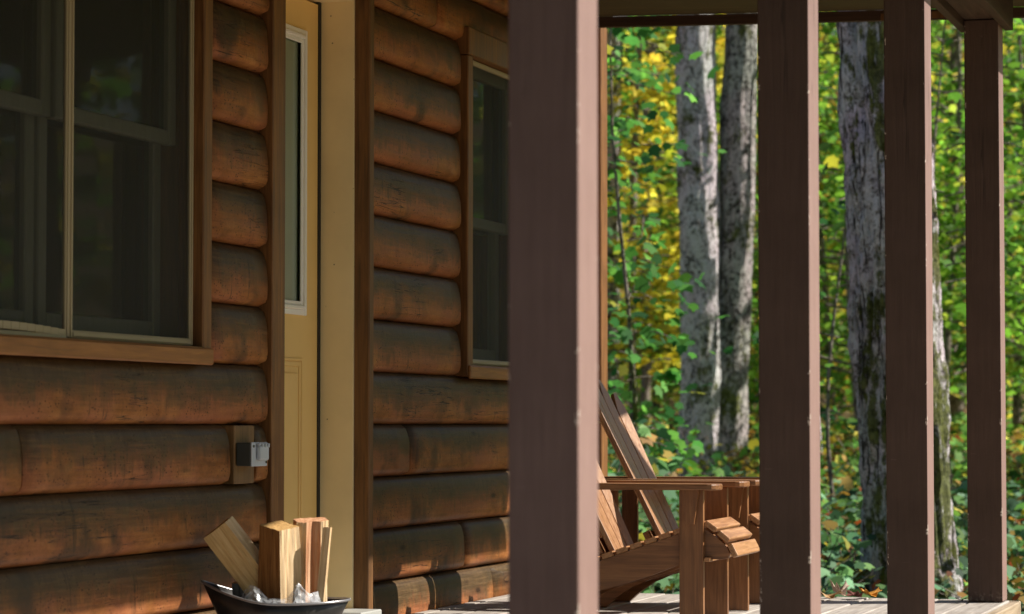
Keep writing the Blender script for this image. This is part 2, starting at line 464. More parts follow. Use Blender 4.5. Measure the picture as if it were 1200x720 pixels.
# wall core behind the logs, around the openings, and a dark room behind
mb = MB()
X0, X1 = -3.70, -3.572
def core(y0, y1, z0, z1): mb.box((X0, y0, z0), (X1, y1, z1))
core(3.0, 6.19, -.5, 2.7); core(6.192, 7.868, -.5, .92); core(6.192, 7.868, 2.30, 2.7)
core(7.87, 8.445, -.5, 2.7); core(8.447, 9.25, -.5, .02); core(8.447, 9.25, 2.30, 2.7)
core(9.29, 10.56, -.5, 2.7); core(10.562, 11.37, -.5, .92); core(10.562, 11.37, 2.30, 2.7); core(11.372, 12.55, -.5, 2.7)
cpart(mb, 'wall_core', TRIMD, origin=(-3.6, 7, 0))
mb = MB()
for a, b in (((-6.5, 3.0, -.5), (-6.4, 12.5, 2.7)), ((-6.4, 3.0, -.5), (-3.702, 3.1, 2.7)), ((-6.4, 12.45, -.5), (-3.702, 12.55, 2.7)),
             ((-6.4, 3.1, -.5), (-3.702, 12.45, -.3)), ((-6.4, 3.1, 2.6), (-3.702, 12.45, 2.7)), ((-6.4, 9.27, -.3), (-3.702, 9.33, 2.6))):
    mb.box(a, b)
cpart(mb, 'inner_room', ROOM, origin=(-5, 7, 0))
# curtain inside the far window, curtain edge behind the door lite
mb = MB()
rows = []
for j in range(2):
    for i in range(41):
        y = 10.62+.74*i/40
        rows.append((-3.662+.007*math.sin(i*1.35), y, .98+.60*j))
o = grid_mesh('curtain', rows, 41, 2, CURTAIN, None); adopt(o, cabin, (-3.8, 10.9, 1))
rows = [(-3.6450+.0008*math.sin(i*1.6), 8.661+.4235*i/24, .95+1.2*j) for j in range(2) for i in range(25)]
o = grid_mesh('curtain', rows, 25, 2, CURTAIN, None); adopt(o, cabin, (-3.76, 8.7, 1))
mb.bm.free()

# corner boards at the far end of the cabin
mb = MB(); mb.box((-3.545, 12.462, -.45), (-3.47, 12.575, 2.62), .004)
cpart(mb, 'corner_board', TRIM, origin=(-3.5, 12.5, 0))
mb = MB(); mb.box((-3.70, 12.552, -.5), (-3.547, 12.60, 2.62), .003); cpart(mb, 'end_wall_board', TRIMD, origin=(-3.6, 12.57, 0))

# windows
def window(y0, y1, z0, z1, zm, units, bow=False):
    """window opening y0..y1; the part 'window' is its casing"""
    mb = MB()
    cf = -3.484
    mb.box((-3.572, y0-.066, z0-.05), (cf, y0, z1+.0), .004)
    mb.box((-3.572, y1, z0-.05), (cf, y1+.066, z1+.0), .004)
    mb.box((-3.572, y0-.066, z1+.002), (cf+.004, y1+.066, z1+.115), .004)
    w = cpart(mb, 'window', TRIM, origin=(cf, y0, z0))
    mb = MB()
    n = 24; yy0, yy1 = y0-.066, y1+.058
    mb.box((-3.60, y0+.001, z0-.052), (-3.486, y1-.001, z0-.004))
    mb.box((-3.4855, yy0, z0-.060), (-3.472, yy1, z0-.007), .005)
    cpart(mb, 'sill', TRIMH, w, origin=(-3.46, y0, z0-.03))
    mb = MB()
    xs = -3.520
    us = []
    uw = (y1-y0)/units
    for i in range(units):
        a, b = y0+uw*i, y0+uw*(i+1)
        a += .0 if i == 0 else -.02; b += .0 if i == units-1 else -.02
        us.append((a, b))
        e = .022
        for c0, c1 in (((a+.001, z0), (a+e, z1)), ((b-e, z0), (b-.001, z1)), ((a+e, z1-e), (b-e, z1-.001))):
            mb.box((xs-.012, c0[0], c0[1]), (xs, c1[0], c1[1]), .002)
            mb.box((xs-.001, c0[0]+.006, c0[1]+.001), (xs+.004, c1[0]-.006, c1[1]-.001), .0015)
        if bow and i == 0:
            m_ = 16
            for q in range(m_):
                t0, t1 = q/m_, (q+1)/m_
                zq = z0+.012*math.sin(PI*(t0+t1)/2)
                mb.box((xs-.010, a+e+(b-a-2*e)*t0, zq), (xs+.003+.006*math.sin(PI*(t0+t1)/2), a+e+(b-a-2*e)*t1-.002, zq+e), .001)
            mb.box((xs-.012, a+e, z0-.004), (xs+.004, b-e, z0+.008))
        else:
            mb.box((xs-.012, a+e, z0), (xs, b-e, z0+e), .002)
            mb.box((xs-.001, a+e, z0+.004), (xs+.005, b-e, z0+e-.005), .0015)
    cpart(mb, 'screen_frame', TAN, w, origin=(xs, y0, z0))
    for a, b in us:
        mb = MB(); vs = [mb.bm.verts.new((xs-.006, a+.015, z0+.01)), mb.bm.verts.new((xs-.006, b-.015, z0+.01)),
                         mb.bm.verts.new((xs-.006, b-.015, z1-.01)), mb.bm.verts.new((xs-.006, a+.015, z1-.01))]
        mb.bm.faces.new(vs)
        cpart(mb, 'insect_screen', SCREEN, w, origin=(xs, a, z0))
        # upper sash outside, lower sash inside
        for (xa, za, zb, rail_b, rail_t) in ((-3.575, zm-.035, z1, .045, .05), (-3.625, z0, zm+.02, .075, .045)):
            mb = MB(); s = .055
            mb.box((xa-.035, a+.012, za), (xa, a+.012+s, zb), .004)
            mb.box((xa-.035, b-.012-s, za), (xa, b-.012, zb), .004)
            mb.box((xa-.034, a+.012+s, za), (xa-.001, b-.012-s, za+rail_b), .004)
            mb.box((xa-.034, a+.012+s, zb-rail_t), (xa-.001, b-.012-s, zb), .004)
            cpart(mb, 'sash', SASH, w, origin=(xa, a, za))
            mb = MB()
            xg = xa-.018
            mb.sheet(xg, a+.012+s-.005, b-.012-s+.005, za+rail_b-.005, zb-rail_t+.005)
            cpart(mb, 'pane', GLASS, w, origin=(xg, a, za))
    return w
window(6.195, 7.866, .966, 2.265, 1.63, 2, True)
window(10.565, 11.365, .966, 2.225, 1.58, 1)

# door in its recess
mb = MB()
mb.box((-3.60, 8.449, -.02), (-3.492, 8.561, 2.30), .003)
cpart(mb, 'door_casing', TRIM, origin=(-3.47, 8.36, 0))
mb = MB(); mb.box((-3.60, 9.2515, .045), (-3.445, 9.297, 2.30), .004); 
cpart(mb, 'door_casing', TRIMD, origin=(-3.47, 9.27, 0))
mb = MB(); mb.box((-3.570, 8.449, 2.302), (-3.441, 9.297, 2.36), .004)
cpart(mb, 'door_casing', TRIMD, origin=(-3.47, 8.9, 2.33))
mb = MB()
mb.box((-3.672, 9.2395, .05), (-3.5035, 9.2515, 2.268), .0015)
mb.box((-3.672, 8.5625, .05), (-3.505, 8.575, 2.268), .0015)
mb.box((-3.672, 8.575, 2.256), (-3.5045, 9.2395, 2.27), .0015)
cpart(mb, 'door_frame', JAMB, origin=(-3.55, 8.44, .05))
mb = MB(); mb.box((-3.665, 9.2165, .05), (-3.630, 9.2393, 2.255)); mb.box((-3.665, 8.5752, .05), (-3.632, 8.579, 2.255))
cpart(mb, 'weather_strip', GASKET, origin=(-3.65, 9.22, .05))
mb = MB()
DX = -3.634
for a, b in (((8.58, .06), (8.66, 2.245)), ((9.085, .06), (9.2155, 2.245)), ((8.66, .06), (9.085, 1.115)), ((8.66, 2.125), (9.085, 2.245))):
    mb.box((DX-.045, a[0], a[1]), (DX, b[0], b[1]))
door = cpart(mb, 'door', DOOR, origin=(DX, 8.45, .06))
mb = MB(); mb.sheet(DX-.008, 8.661, 9.084, 1.116, 2.124); cpart(mb, 'pane', GLASSD, door, origin=(DX, 8.66, 1.12))
mb = MB()
for (ins, w_, h_) in ((0, .020, .010), (.020, .014, .018), (.034, .016, .009)):
    y0, y1, z0, z1 = 8.650+ins, 9.092-ins, 1.108+ins, 2.132-ins
    mb.box((DX+.0005, y0, z0), (DX+h_, y0+w_, z1), .003); mb.box((DX+.0005, y1-w_, z0), (DX+h_, y1, z1), .003)
    mb.box((DX+.0005, y0+w_, z0), (DX+h_, y1-w_, z0+w_), .003); mb.box((DX+.0005, y0+w_, z1-w_), (DX+h_, y1-w_, z1), .003)
cpart(mb, 'pane_moulding', WHITE, door, origin=(DX, 8.64, 1.1))
mb = MB()
for (ins, w_, h_) in ((0, .010, .006), (.012, .018, .003)):
    for (ya, yb) in ((8.62, 8.79), (8.83, 9.066)):
        y0, y1, z0, z1 = ya+ins, yb-ins, .26+ins, .955-ins
        mb.box((DX+.0005, y0, z0), (DX+h_, y0+w_, z1), .002); mb.box((DX+.0005, y1-w_, z0), (DX+h_, y1, z1), .002)
        mb.box((DX+.0005, y0+w_, z0), (DX+h_, y1-w_, z0+w_), .002); mb.box((DX+.0005, y0+w_, z1-w_), (DX+h_, y1-w_, z1), .002)
for (ya, yb) in ((8.62, 8.79), (8.83, 9.066)):
    mb.box((DX+.0005, ya+.052, .312), (DX+.006, yb-.052, .903), .004)
cpart(mb, 'raised_panel', DOOR, door, origin=(DX, 8.5, .26))
mb = MB(); mb.tube([(DX, 8.61, 1.02), (DX+.03, 8.61, 1.02), (DX+.06, 8.61, 1.02), (DX+.068, 8.61, 1.02)], [.012, .012, .027, .015], 16)
cpart(mb, 'handle', TAN, door, smooth=True)
mb = MB(); mb.box((-3.68, 8.575, .018), (-3.40, 9.238, .050), .004); mb.box((-3.52, 9.03, .0182), (-3.39, 9.238, .058), .004)
STEP = mat_paint('grey aluminium threshold', (.42, .43, .42), .45, .2, (.6, .6, .55))
cpart(mb, 'threshold', STEP, origin=(-3.5, 8.9, .03))

# mounting block and outlet box
mb = MB(); mb.box((-3.572, 8.158, .527), (-3.502, 8.262, .7165), .003); mb.box((-3.572, 8.264, .527), (-3.506, 8.333, .7165), .003)
BLK = mat_wood('outlet mounting block', (.10, .052, .020), (.20, .110, .042), (.30, .17, .07), 'z', .6)
cpart(mb, 'mounting_block', BLK, origin=(-3.53, 8.2, .62))
outlet = tag(empty('outlet_box', (-3.502, 8.23, .585)), 'small grey weatherproof outlet box with flip cover on the log wall left of the door', 'outlet box')
GREY = mat_paint('grey outlet plastic', (.52, .57, .64), .4, .1, (.7, .7, .7))
DKGREY = mat_paint('dark outlet housing', (.055, .06, .055), .5, .1, (.7, .7, .7))
mb = MB(); mb.box((.001, -.062, 0), (.052, .062, .076), .004, seg=2); mb.build('housing', DKGREY, outlet)
mb = MB(); mb.box((.0525, -.064, -.001), (.058, .064, .077), .002); mb.build('cover_plate', GREY, outlet)
mb = MB(); mb.box((.0585, -.03, .018), (.074, .045, .066), .006, seg=2); mb.tube([(.066, -.03, .070), (.066, .045, .070)], .005, 8)
for q in range(3): mb.box((.072, -.018+q*.024, .060), (.077, -.008+q*.024, .073), .001)
flip = mb.build('flip_cover', GREY, outlet)
for a_, b_ in ((.052, .012), (-.052, .064)):
    mb = MB(); mb.tube([(.0585, a_, b_), (.061, a_, b_)], .004, 8); mb.build('screw', DKGREY, outlet)

# ------------------------------------------------------------------ porch
porch = tag(empty('covered_porch', (-1.5, 8.0, 0)), 'roofed timber porch with thick brown mauve posts and weathered grey deck', 'porch')
def ppart(mb, name, mat, origin, parent=None, smooth=False): return adopt(mb.build(name, mat, None, smooth=smooth), parent or porch, origin)
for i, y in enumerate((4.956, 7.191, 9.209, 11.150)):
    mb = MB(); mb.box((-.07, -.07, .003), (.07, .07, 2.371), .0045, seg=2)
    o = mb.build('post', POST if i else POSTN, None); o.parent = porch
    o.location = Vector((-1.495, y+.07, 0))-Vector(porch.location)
    if i == 0: o['label'] = 'nearest post, mauve paint lightened to look better lit'
# deck boards run along the porch
y_end = 11.318
x = -1.4185; bi = 0
while x > -3.50:
    w = .138; xa = max(x-w, -3.497)
    cuts = [3.0, rnd.uniform(5, 9.0), y_end]
    for a, b in zip(cuts, cuts[1:]):
        mb = MB(); mb.box((xa, a+.002, -.036), (x, b-.002, rnd.uniform(-.001, .001)), .004)
        ppart(mb, 'deck_board', DECK, ((xa+x)/2, a, 0))
    x -= w+.007
mb = MB(); mb.box((-1.4165, 3.0, -.24), (-1.378, y_end+.001, -.006), .004); ppart(mb, 'rim_board', RIM, (-1.4, 3, 0))
mb = MB(); mb.box((-3.50, y_end+.003, -.24), (-1.378, y_end+.041, -.004), .004); ppart(mb, 'rim_board', RIM, (-3, y_end, 0))
for y in (3.4, 7.2, 11.1):
    mb = MB(); mb.box((-1.60, y, -.85), (-1.46, y+.14, -.05), .004); ppart(mb, 'footing_post', RIM, (-1.5, y, -.5))
# header beam: two planks clasping the posts
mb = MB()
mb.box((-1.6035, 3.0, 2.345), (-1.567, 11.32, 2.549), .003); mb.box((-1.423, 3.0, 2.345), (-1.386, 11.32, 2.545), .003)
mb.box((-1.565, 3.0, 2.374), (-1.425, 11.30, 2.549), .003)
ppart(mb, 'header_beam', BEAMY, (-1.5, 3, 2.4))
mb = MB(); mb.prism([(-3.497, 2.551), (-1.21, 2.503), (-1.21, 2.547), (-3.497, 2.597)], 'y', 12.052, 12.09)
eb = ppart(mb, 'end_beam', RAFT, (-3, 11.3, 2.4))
mb = MB(); mb.box((-2.06, 12.046, 2.52), (-1.62, 12.051, 2.55), .0005)
ppart(mb, 'scab_board', TRIMD, (-1.8, 11.31, 2.42))
# ceiling, sloping a little down towards the eave, and roof above it
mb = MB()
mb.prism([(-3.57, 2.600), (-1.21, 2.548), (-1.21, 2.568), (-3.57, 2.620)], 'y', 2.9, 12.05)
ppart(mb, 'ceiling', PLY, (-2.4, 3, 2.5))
mb = MB()
mb.prism([(-3.60, 2.625), (-1.18, 2.572), (-1.18, 2.63), (-3.60, 2.71)], 'y', 2.85, 12.10)
mb.prism([(-6.6, 2.93), (-3.47, 2.69), (-3.47, 2.75), (-6.6, 3.0)], 'y', 2.85, 12.95)
SHING = mat_paint('dark shingles', (.06, .06, .065), .9, .2, (.6, .6, .6), .3)
ppart(mb, 'roof', SHING, (-2.4, 3, 2.5))
mb = MB(); mb.box((-1.208, 2.85, 2.385), (-1.18, 12.10, 2.565), .003); ppart(mb, 'fascia', BEAMY, (-1.13, 3, 2.4))

# ------------------------------------------------------------------ chairs
def make_chair():
    root = empty('adirondack_chair')
    for s in (-1, 1):
        mb = MB(); y0, y1 = sorted((s*.225, s*.200))
        mb.box((-.089, y0, .002), (0, y1, .484), .003, seg=2); o = adopt(mb.build('leg', TEAKZ), root, (-.045, s*.21, .01))
        # stringer that sweeps back to the deck
        top = [(.086, .238), (.092, .258), (.080, .282), (.045, .312), (.0, .346), (-.02, .347), (-.05, .338), (-.15, .304), (-.25, .270), (-.35, .236), (-.45, .200), (-.55, .155), (-.63, .10), (-.70, .03), (-.715, .002)]
        bot = [(-.575, .002), (-.53, .045), (-.47, .085), (-.40, .112), (-.30, .140), (-.20, .172), (-.12, .203), (-.05, .228), (0, .236), (.06, .233)]
        mb = MB(); y0, y1 = sorted((s*.1985, s*.172)); mb.prism(top+bot, 'y', y0, y1, .002)
        adopt(mb.build('stringer', TEAK), root, (-.3, s*.185, .15))
        # arm: paddle outline, rounded front
        def armout():
            c = s*.250; hw = .068; pts = []
            for i in range(9):
                a = -PI/2+PI*i/8; pts.append((.034+.040*math.cos(a), c+hw*math.sin(a)*.98))
            pts += [(-.15, c+hw), (-.35, c+hw*.86), (-.55, c+hw*.55), (-.69, c+hw*.42), (-.70, c-hw*.40), (-.55, c-hw*.55), (-.35, c-hw*.86), (-.15, c-hw)]
            return pts
        mb = MB(); mb.prism(armout(), 'z', .4845, .507, .005); adopt(mb.build('arm', TEAK), root, (-.3, s*.25, .49))
        mb = MB(); mb.prism([(-.012, .484), (-.075, .484), (-.060, .36), (-.03, .36)], 'y', s*.2255 if s > 0 else -.247, .247 if s > 0 else -.2255)
        adopt(mb.build('arm_bracket', TEAKZ), root, (-.04, s*.235, .4))
        mb = MB(); y0, y1 = sorted((s*.171, s*.147)); mb.box((-.60, y0, .12), (-.535, y1, .483), .003); adopt(mb.build('upright', TEAKZ), root, (-.57, s*.16, .3))
    # seat slats
    sl = []
    for i in range(8):
        xx = -.005-.0535*i; sl.append((xx-.0, .352-.018*0-(0 if i == 0 else 0), 0))
    def topz(x):
        P_ = [(.06, .349), (0, .350), (-.05, .338), (-.15, .304), (-.25, .270), (-.35, .236), (-.45, .200)]
        for (xa, za), (xb, zb) in zip(P_, P_[1:]):
            if xb <= x <= xa: return za+(zb-za)*(xa-x)/(xa-xb)
        return .349
    for i in range(8):
        xm = -.042-.0535*i; z = topz(xm)+.0115
        R_ = Euler((0, -math.atan(.34), 0)).to_matrix()
        mb = MB(); mb.box((xm-.0235, -.222 if i > 1 else -.197, z-.010), (xm+.0235, .222 if i > 1 else .197, z+.010), .003, rot=R_)
        if i > 1: mb.bm.free(); mb = MB(); mb.box((xm-.0235, -.197, z-.010), (xm+.0235, .197, z+.010), .003, rot=R_)
        adopt(mb.build('seat_slat', TEAKY), root, (xm, 0, z))
    for (xm, z, a, w) in ((.0230, .353, .60, .0255), (.0700, .317, .68, .0245), (.1045, .267, 1.10, .0255)):
        R_ = Euler((0, a, 0)).to_matrix()
        mb = MB(); mb.box((xm-w, -.212, z-.0105), (xm+w, .212, z+.0105), .005, rot=R_, seg=2)
        adopt(mb.build('seat_slat', TEAKY), root, (xm, 0, z))
    mb = MB(); mb.box((.022, -.171, .2535), (.045, .171, .295), .002); adopt(mb.build('front_stretcher', TEAKY), root, (.03, 0, .25))
    mb = MB(); mb.box((.0015, -.224, .226), (.024, .224, .2420), .002); adopt(mb.build('front_stretcher', TEAKY), root, (.03, 0, .23))
    # fanned, dished back
    lean = math.radians(26.5); n = 6
    for i in range(n):
        u = (i-(n-1)/2)/((n-1)/2)            # -1..1
        yb = u*.132; yt = u*.180
        L = .765-.085*abs(u)**2.4
        wb, wt = .0495, .0685
        N = 10; rows = []
        tw = u*.31                            # twist towards the middle
        for q in range(N+1):
            t = q/N; d = L*t
            hw = (wb+(wt-wb)*t)/2
            if t > .86: hw *= math.sqrt(max(.04, 1-((t-.86)/.145)**2))
            cx = -.372-math.sin(lean)*d+(.022+.008*t)*u*u; cz = .235+math.cos(lean)*d
            cy = yb+(yt-yb)*t
            for (a, b) in ((-hw, -.009), (hw, -.009), (hw, .009), (-hw, .009)):
                # a across the slat, b through it
                ex = math.sin(tw); ey = math.cos(tw)
                nx = math.cos(lean)*math.cos(tw); nz = math.sin(lean)
                ny = -math.sin(tw)
                rows.append((cx+a*ex*math.cos(lean)*1.0+b*nx, cy+a*ey+b*ny, cz+b*nz+a*ex*math.sin(lean)))
        F = []
        for q in range(N):
            for e in range(4):
                a0 = q*4+e; a1 = q*4+(e+1) % 4; F.append((a0, a1, a1+4, a0+4))
        F.append((3, 2, 1, 0)); F.append((N*4, N*4+1, N*4+2, N*4+3))
        me = bpy.data.meshes.new('back_slat'); me.from_pydata(rows, [], F); me.materials.append(TEAKB)
        bm = bmesh.new(); bm.from_mesh(me); bmesh.ops.recalc_face_normals(bm, faces=bm.faces[:])
        es = [e for e in bm.edges if len(e.link_faces) == 2 and e.calc_face_angle(0) > 1.0]
        bmesh.ops.bevel(bm, geom=es, offset=.002, segments=1, affect='EDGES'); bm.to_mesh(me); bm.free()
        o = link('back_slat', me); adopt(o, root, (-.4, yb, .25))
    for (d, hw, nm) in ((.04, .155, 'back_rail'), (.30, .31, 'back_rail'), (.58, .19, 'back_rail')):
        cx = -.372-math.sin(lean)*d-.024; cz = .235+math.cos(lean)*d
        R_ = Euler((0, -lean, 0)).to_matrix()
        if hw > .3: cz = .4725; cx = -.372-math.tan(lean)*(cz-.235)-.032
        mb = MB(); mb.box((cx-.012, -hw, cz-.03 if hw < .3 else cz-.011), (cx+.012, hw, cz+.03 if hw < .3 else cz+.011), .003, rot=R_ if hw < .3 else None)
        adopt(mb.build(nm, TEAKY), root, (cx, 0, cz))
        if d > .5:
            pass
    # screw heads
    return root
ch1 = make_chair()
ch1.location = (-2.30, 9.83, 0); ch1.rotation_euler = (0, 0, math.radians(1.2))
tag(ch1, 'brown wooden adirondack chair nearer the door, its front leg between the first two posts', 'adirondack chair', 'adirondack chairs on the porch')
ch2 = copy_tree(ch1)
ch2.location = (-2.30, 10.58, 0); ch2.rotation_euler = (0, 0, math.radians(.4))
tag(ch2, 'farther wooden adirondack chair, its tall slatted back rising behind the other chair', 'adirondack chair', 'adirondack chairs on the porch')

# ------------------------------------------------------------------ coal scuttle, firewood, plastic wrap
BLACK = Mat('black enamelled metal'); 
n_ = BLACK.noise(BLACK.coord('Object'), 14, 4, .6)
BLACK.base(BLACK.ramp(n_, [(.4, (.010, .010, .011)), (.7, (.028, .027, .027))])); BLACK.rough(BLACK.ramp(n_, [(.3, .3), (.7, .5)])); BLACK = BLACK.m
RIMM = Mat('worn steel rim'); RIMM.base((.30, .30, .32)); RIMM.set(Metallic=.6, Roughness=.3); RIMM = RIMM.m
SX, SY = -3.245, 7.90
scut = tag(empty('coal_scuttle', (SX, SY, 0), YAW), 'black metal coal scuttle with flared lip holding split firewood by the door', 'scuttle')
def scut_ring(t):
    """t 0 bottom .. 1 rim; local x to the right of the picture"""
    pts = []; n = 48
    for i in range(n):
        a = 2*PI*i/n; c, s_ = math.cos(a), math.sin(a)
        e = t**1.1
        rx = .135+.055*e; ry = .11+.045*e
        x = c*rx+.012; y = s_*ry; z = .015+.155*t
        if c < 0:
            k = (-c)**2.2*e
            x -= .055*k; z += .062*k*t; y *= (1-.35*k)
        else:
            k = c**3*e; x += .022*k; z += .006*k
        pts.append((x, y, z))
    return pts
rows = []
T = [0, .02, .25, .5, .75, 1.0]
for t in T: rows += scut_ring(t)
inner = []
for t in (1.0, .75, .5, .25, .05):
    inner += [((x-.012)*.975+.012, y*.97, z+(.004 if t < 1 else 0)) for x, y, z in scut_ring(t)]
rows += inner; nr = len(T)+5
o = grid_mesh('body', rows, 48, nr, BLACK, scut, wrap_u=True)
bm = bmesh.new(); bm.from_mesh(o.data); bm.verts.ensure_lookup_table()
bm.faces.new([bm.verts[i] for i in range(48)][::-1]); bm.faces.new([bm.verts[(nr-1)*48+i] for i in range(48)]); bmesh.ops.recalc_face_normals(bm, faces=bm.faces[:]); bm.to_mesh(o.data); bm.free()
mb = MB(); ring = scut_ring(1.0); ring = ring+[ring[0]]
mb.tube([((x-.012)*1.005+.012, y*1.005, z+.001) for x, y, z in ring], .0042, 8); mb.build('rolled_rim', RIMM, scut, smooth=True)
mb = MB(); mb.tube([(.012, .158, .15), (.012, .17, .19), (.02, .172, .10), (.03, .168, .05)], .0035, 8); mb.build('bail_handle', RIMM, scut, smooth=True)

def mat_split(name, c0, c1, c2):
    return mat_wood(name, c0, c1, c2, 'z', .7, 1.6, .7, .2, .3, (.12, .045, .015))
SPL_PALE = mat_split('fresh split face', (.50, .33, .17), (.68, .49, .29), (.80, .63, .42))
SPL_OCH = mat_split('ochre split face', (.26, .14, .045), (.48, .29, .11), (.64, .43, .20))
SPL_OCHL = mat_split('pale ochre split face', (.36, .21, .08), (.60, .39, .17), (.76, .55, .29))
SPL_RED = mat_split('reddish split face', (.34, .14, .07), (.55, .29, .16), (.72, .48, .31))
BARKW = mat_split('firewood bark', (.13, .05, .015), (.27, .12, .035), (.40, .20, .07))
def split_log(label, outline, L, loc, rot, mats, seed, cut=.0, cuty=.0):
    """outline: list of (x,y,material index of the face from this point to the next)"""
    r = random.Random(seed)
    nL = 14; m = []
    sub = 9
    pts = []
    for (a, b) in zip(outline, outline[1:]+outline[:1]):
        for q in range(sub): pts.append((a[0]+(b[0]-a[0])*q/sub, a[1]+(b[1]-a[1])*q/sub, a[2]))
    n = len(pts); V = []; F = []; MI = []
    for j in range(nL+1):
        t = j/nL
        for i, (x, y, mi) in enumerate(pts):
            g = abs(noise.noise(Vector((x*95, y*95, t*1.6+seed))))*.0065+noise.noise(Vector((x*14, y*14, t*2+seed*3)))*.003
            s_ = 1+g*26
            V.append((x*s_, y*s_, L*t+((cut*x+cuty*y) if j == nL else 0)+(r.uniform(-.0012, .0012) if j == nL else 0)))
    for j in range(nL):
        for i in range(n):
            F.append((j*n+i, j*n+(i+1) % n, (j+1)*n+(i+1) % n, (j+1)*n+i)); MI.append(pts[i][2])
    F.append(tuple(range(n))[::-1]); MI.append(0)
    F.append(tuple(nL*n+i for i in range(n))); MI.append(0)
    me = bpy.data.meshes.new('split_log'); me.from_pydata(V, [], F)
    for mm in mats: me.materials.append(mm)
    me.polygons.foreach_set('material_index', MI)
    o = link('split_log', me, None, loc, rot)
    bm = bmesh.new(); bm.from_mesh(me); bmesh.ops.recalc_face_normals(bm, faces=bm.faces[:]); bm.to_mesh(me); bm.free()
    tag(o, label, 'firewood', 'split firewood in the scuttle')
    return o
cs, sn = math.cos(YAW), math.sin(YAW)
def SL(u, v, z): return (SX+u*cs-v*sn, SY+u*sn+v*cs, z)     # scuttle frame: u right, v away
M4 = [SPL_OCH, SPL_PALE, BARKW, SPL_RED]
split_log('upright split log with dark orange bark side, in the middle of the scuttle',
          [(-.060, -.012, 2), (.006, -.052, 1), (.060, .002, 0), (.004, .048, 2)], .385, SL(.012, -.005, .022), (math.radians(1), math.radians(-1), YAW), [SPL_OCH, SPL_PALE, BARKW], 3, -.10, .28)
split_log('tall pinkish split log standing rightmost in the scuttle',
          [(-.052, -.022, 1), (-.026, -.034, 0), (-.004, -.024, 0), (.020, -.036, 1), (.046, -.026, 1), (.052, .026, 0), (-.046, .036, 0)], .400, SL(.098, .034, .022), (math.radians(-3), math.radians(1.5), YAW+.42), [SPL_RED, SPL_PALE, BARKW], 5, .10, .22)
split_log('thin pale sliver of wood leaning on the front of the rightmost log',
          [(-.012, -.008, 0), (.010, -.010, 0), (.014, .006, 0), (-.010, .010, 0)], .372, SL(.122, -.022, .03), (math.radians(-3), math.radians(5), YAW), [SPL_PALE, SPL_PALE, BARKW], 9, .1)
split_log('split log leaning to the left against the wall with pale lit top face',
          [(-.050, -.034, 0), (.030, -.040, 1), (.056, .0, 1), (.046, .040, 0), (-.040, .036, 0)], .415, SL(.058, .050, .068), (math.radians(2), math.radians(-37), YAW+.10), [SPL_OCHL, SPL_PALE, BARKW], 12, 0)
split_log('dark bark covered split log low at the left inside the scuttle',
          [(-.022, -.016, 2), (.018, -.018, 2), (.020, .018, 2), (-.022, .018, 2)], .17, SL(-.105, .03, .06), (math.radians(4), math.radians(-4), YAW), [SPL_OCH, SPL_PALE, BLACK], 15, 0)
# crumpled clear plastic lining
PL = Mat('crinkled clear plastic'); PL.base((.60, .63, .68)); PL.set(Roughness=.14, Specular_IOR_Level=.9)
tr = PL.n.new('ShaderNodeBsdfTransparent'); mx = PL.n.new('ShaderNodeMixShader')
PL.l.new(PL.ramp(PL.noise(PL.coord('Object'), 28, 3, .6), [(.35, .25), (.65, .75)]), mx.inputs[0]); PL.l.new(tr.outputs[0], mx.inputs[1]); PL.l.new(PL.b.outputs[0], mx.inputs[2]); PL.l.new(mx.outputs[0], PL.out.inputs[0])
rows = []; nu, nv = 90, 16
for j in range(nv):
    t = j/(nv-1)
    for i in range(nu):
        a = 2*PI*i/nu; rx, ry = .165-.035*t, .135-.04*t
        x, y = math.cos(a)*rx, math.sin(a)*ry
        z = .135+.05*t+.04*t*max(0, noise.noise(Vector((x*14, y*14, 4)))+.2)
        nn = noise.noise_vector(Vector((x*55, y*55, t*6)))*.007
        pk = .045*t*max(0, 1-abs(x-.070)/.030)*(1 if y < 0 else 0)+.040*t*max(0, 1-abs(x+.075)/.040)*(1 if y < 0 else .4)
        rows.append((x+nn.x, y+nn.y, z+nn.z+pk))
o = grid_mesh('plastic_wrap', rows, nu, nv, PL.m, None, wrap_u=True, smooth=False)
o.location = (SX, SY, 0); o.rotation_euler = (0, 0, YAW)
tag(o, 'crumpled clear plastic wrap around the firewood inside the scuttle', 'plastic wrap')

# ------------------------------------------------------------------ ground
def smooth(a, b, x):
    t = max(0, min(1, (x-a)/(b-a))); return t*t*(3-2*t)
def gz(x, y):
    d = -math.sin(YAW)*x+math.cos(YAW)*y
    z = -.55+.80*smooth(13, 27, d)+.75*smooth(27, 45, d)+15*smooth(46, 110, d)
    z += .10*noise.noise(Vector((x*.35, y*.35, 0)))*smooth(8, 14, abs(d)+abs(x)*.5)+.35*noise.noise(Vector((x*.08, y*.08, 3)))*smooth(20, 40, d)
    return z
xs = np.concatenate([np.linspace(-600, -60, 10)[:-1], np.linspace(-60, 60, 121), np.linspace(60, 600, 10)[1:]])
ys = np.concatenate([np.linspace(-600, -30, 8)[:-1], np.linspace(-30, 120, 151), np.linspace(120, 700, 10)[1:]])
V = [(x, y, gz(x, y)) for y in ys for x in xs]
o = grid_mesh('ground', V, len(xs), len(ys), GROUND, None)
tag(o, kind='structure')

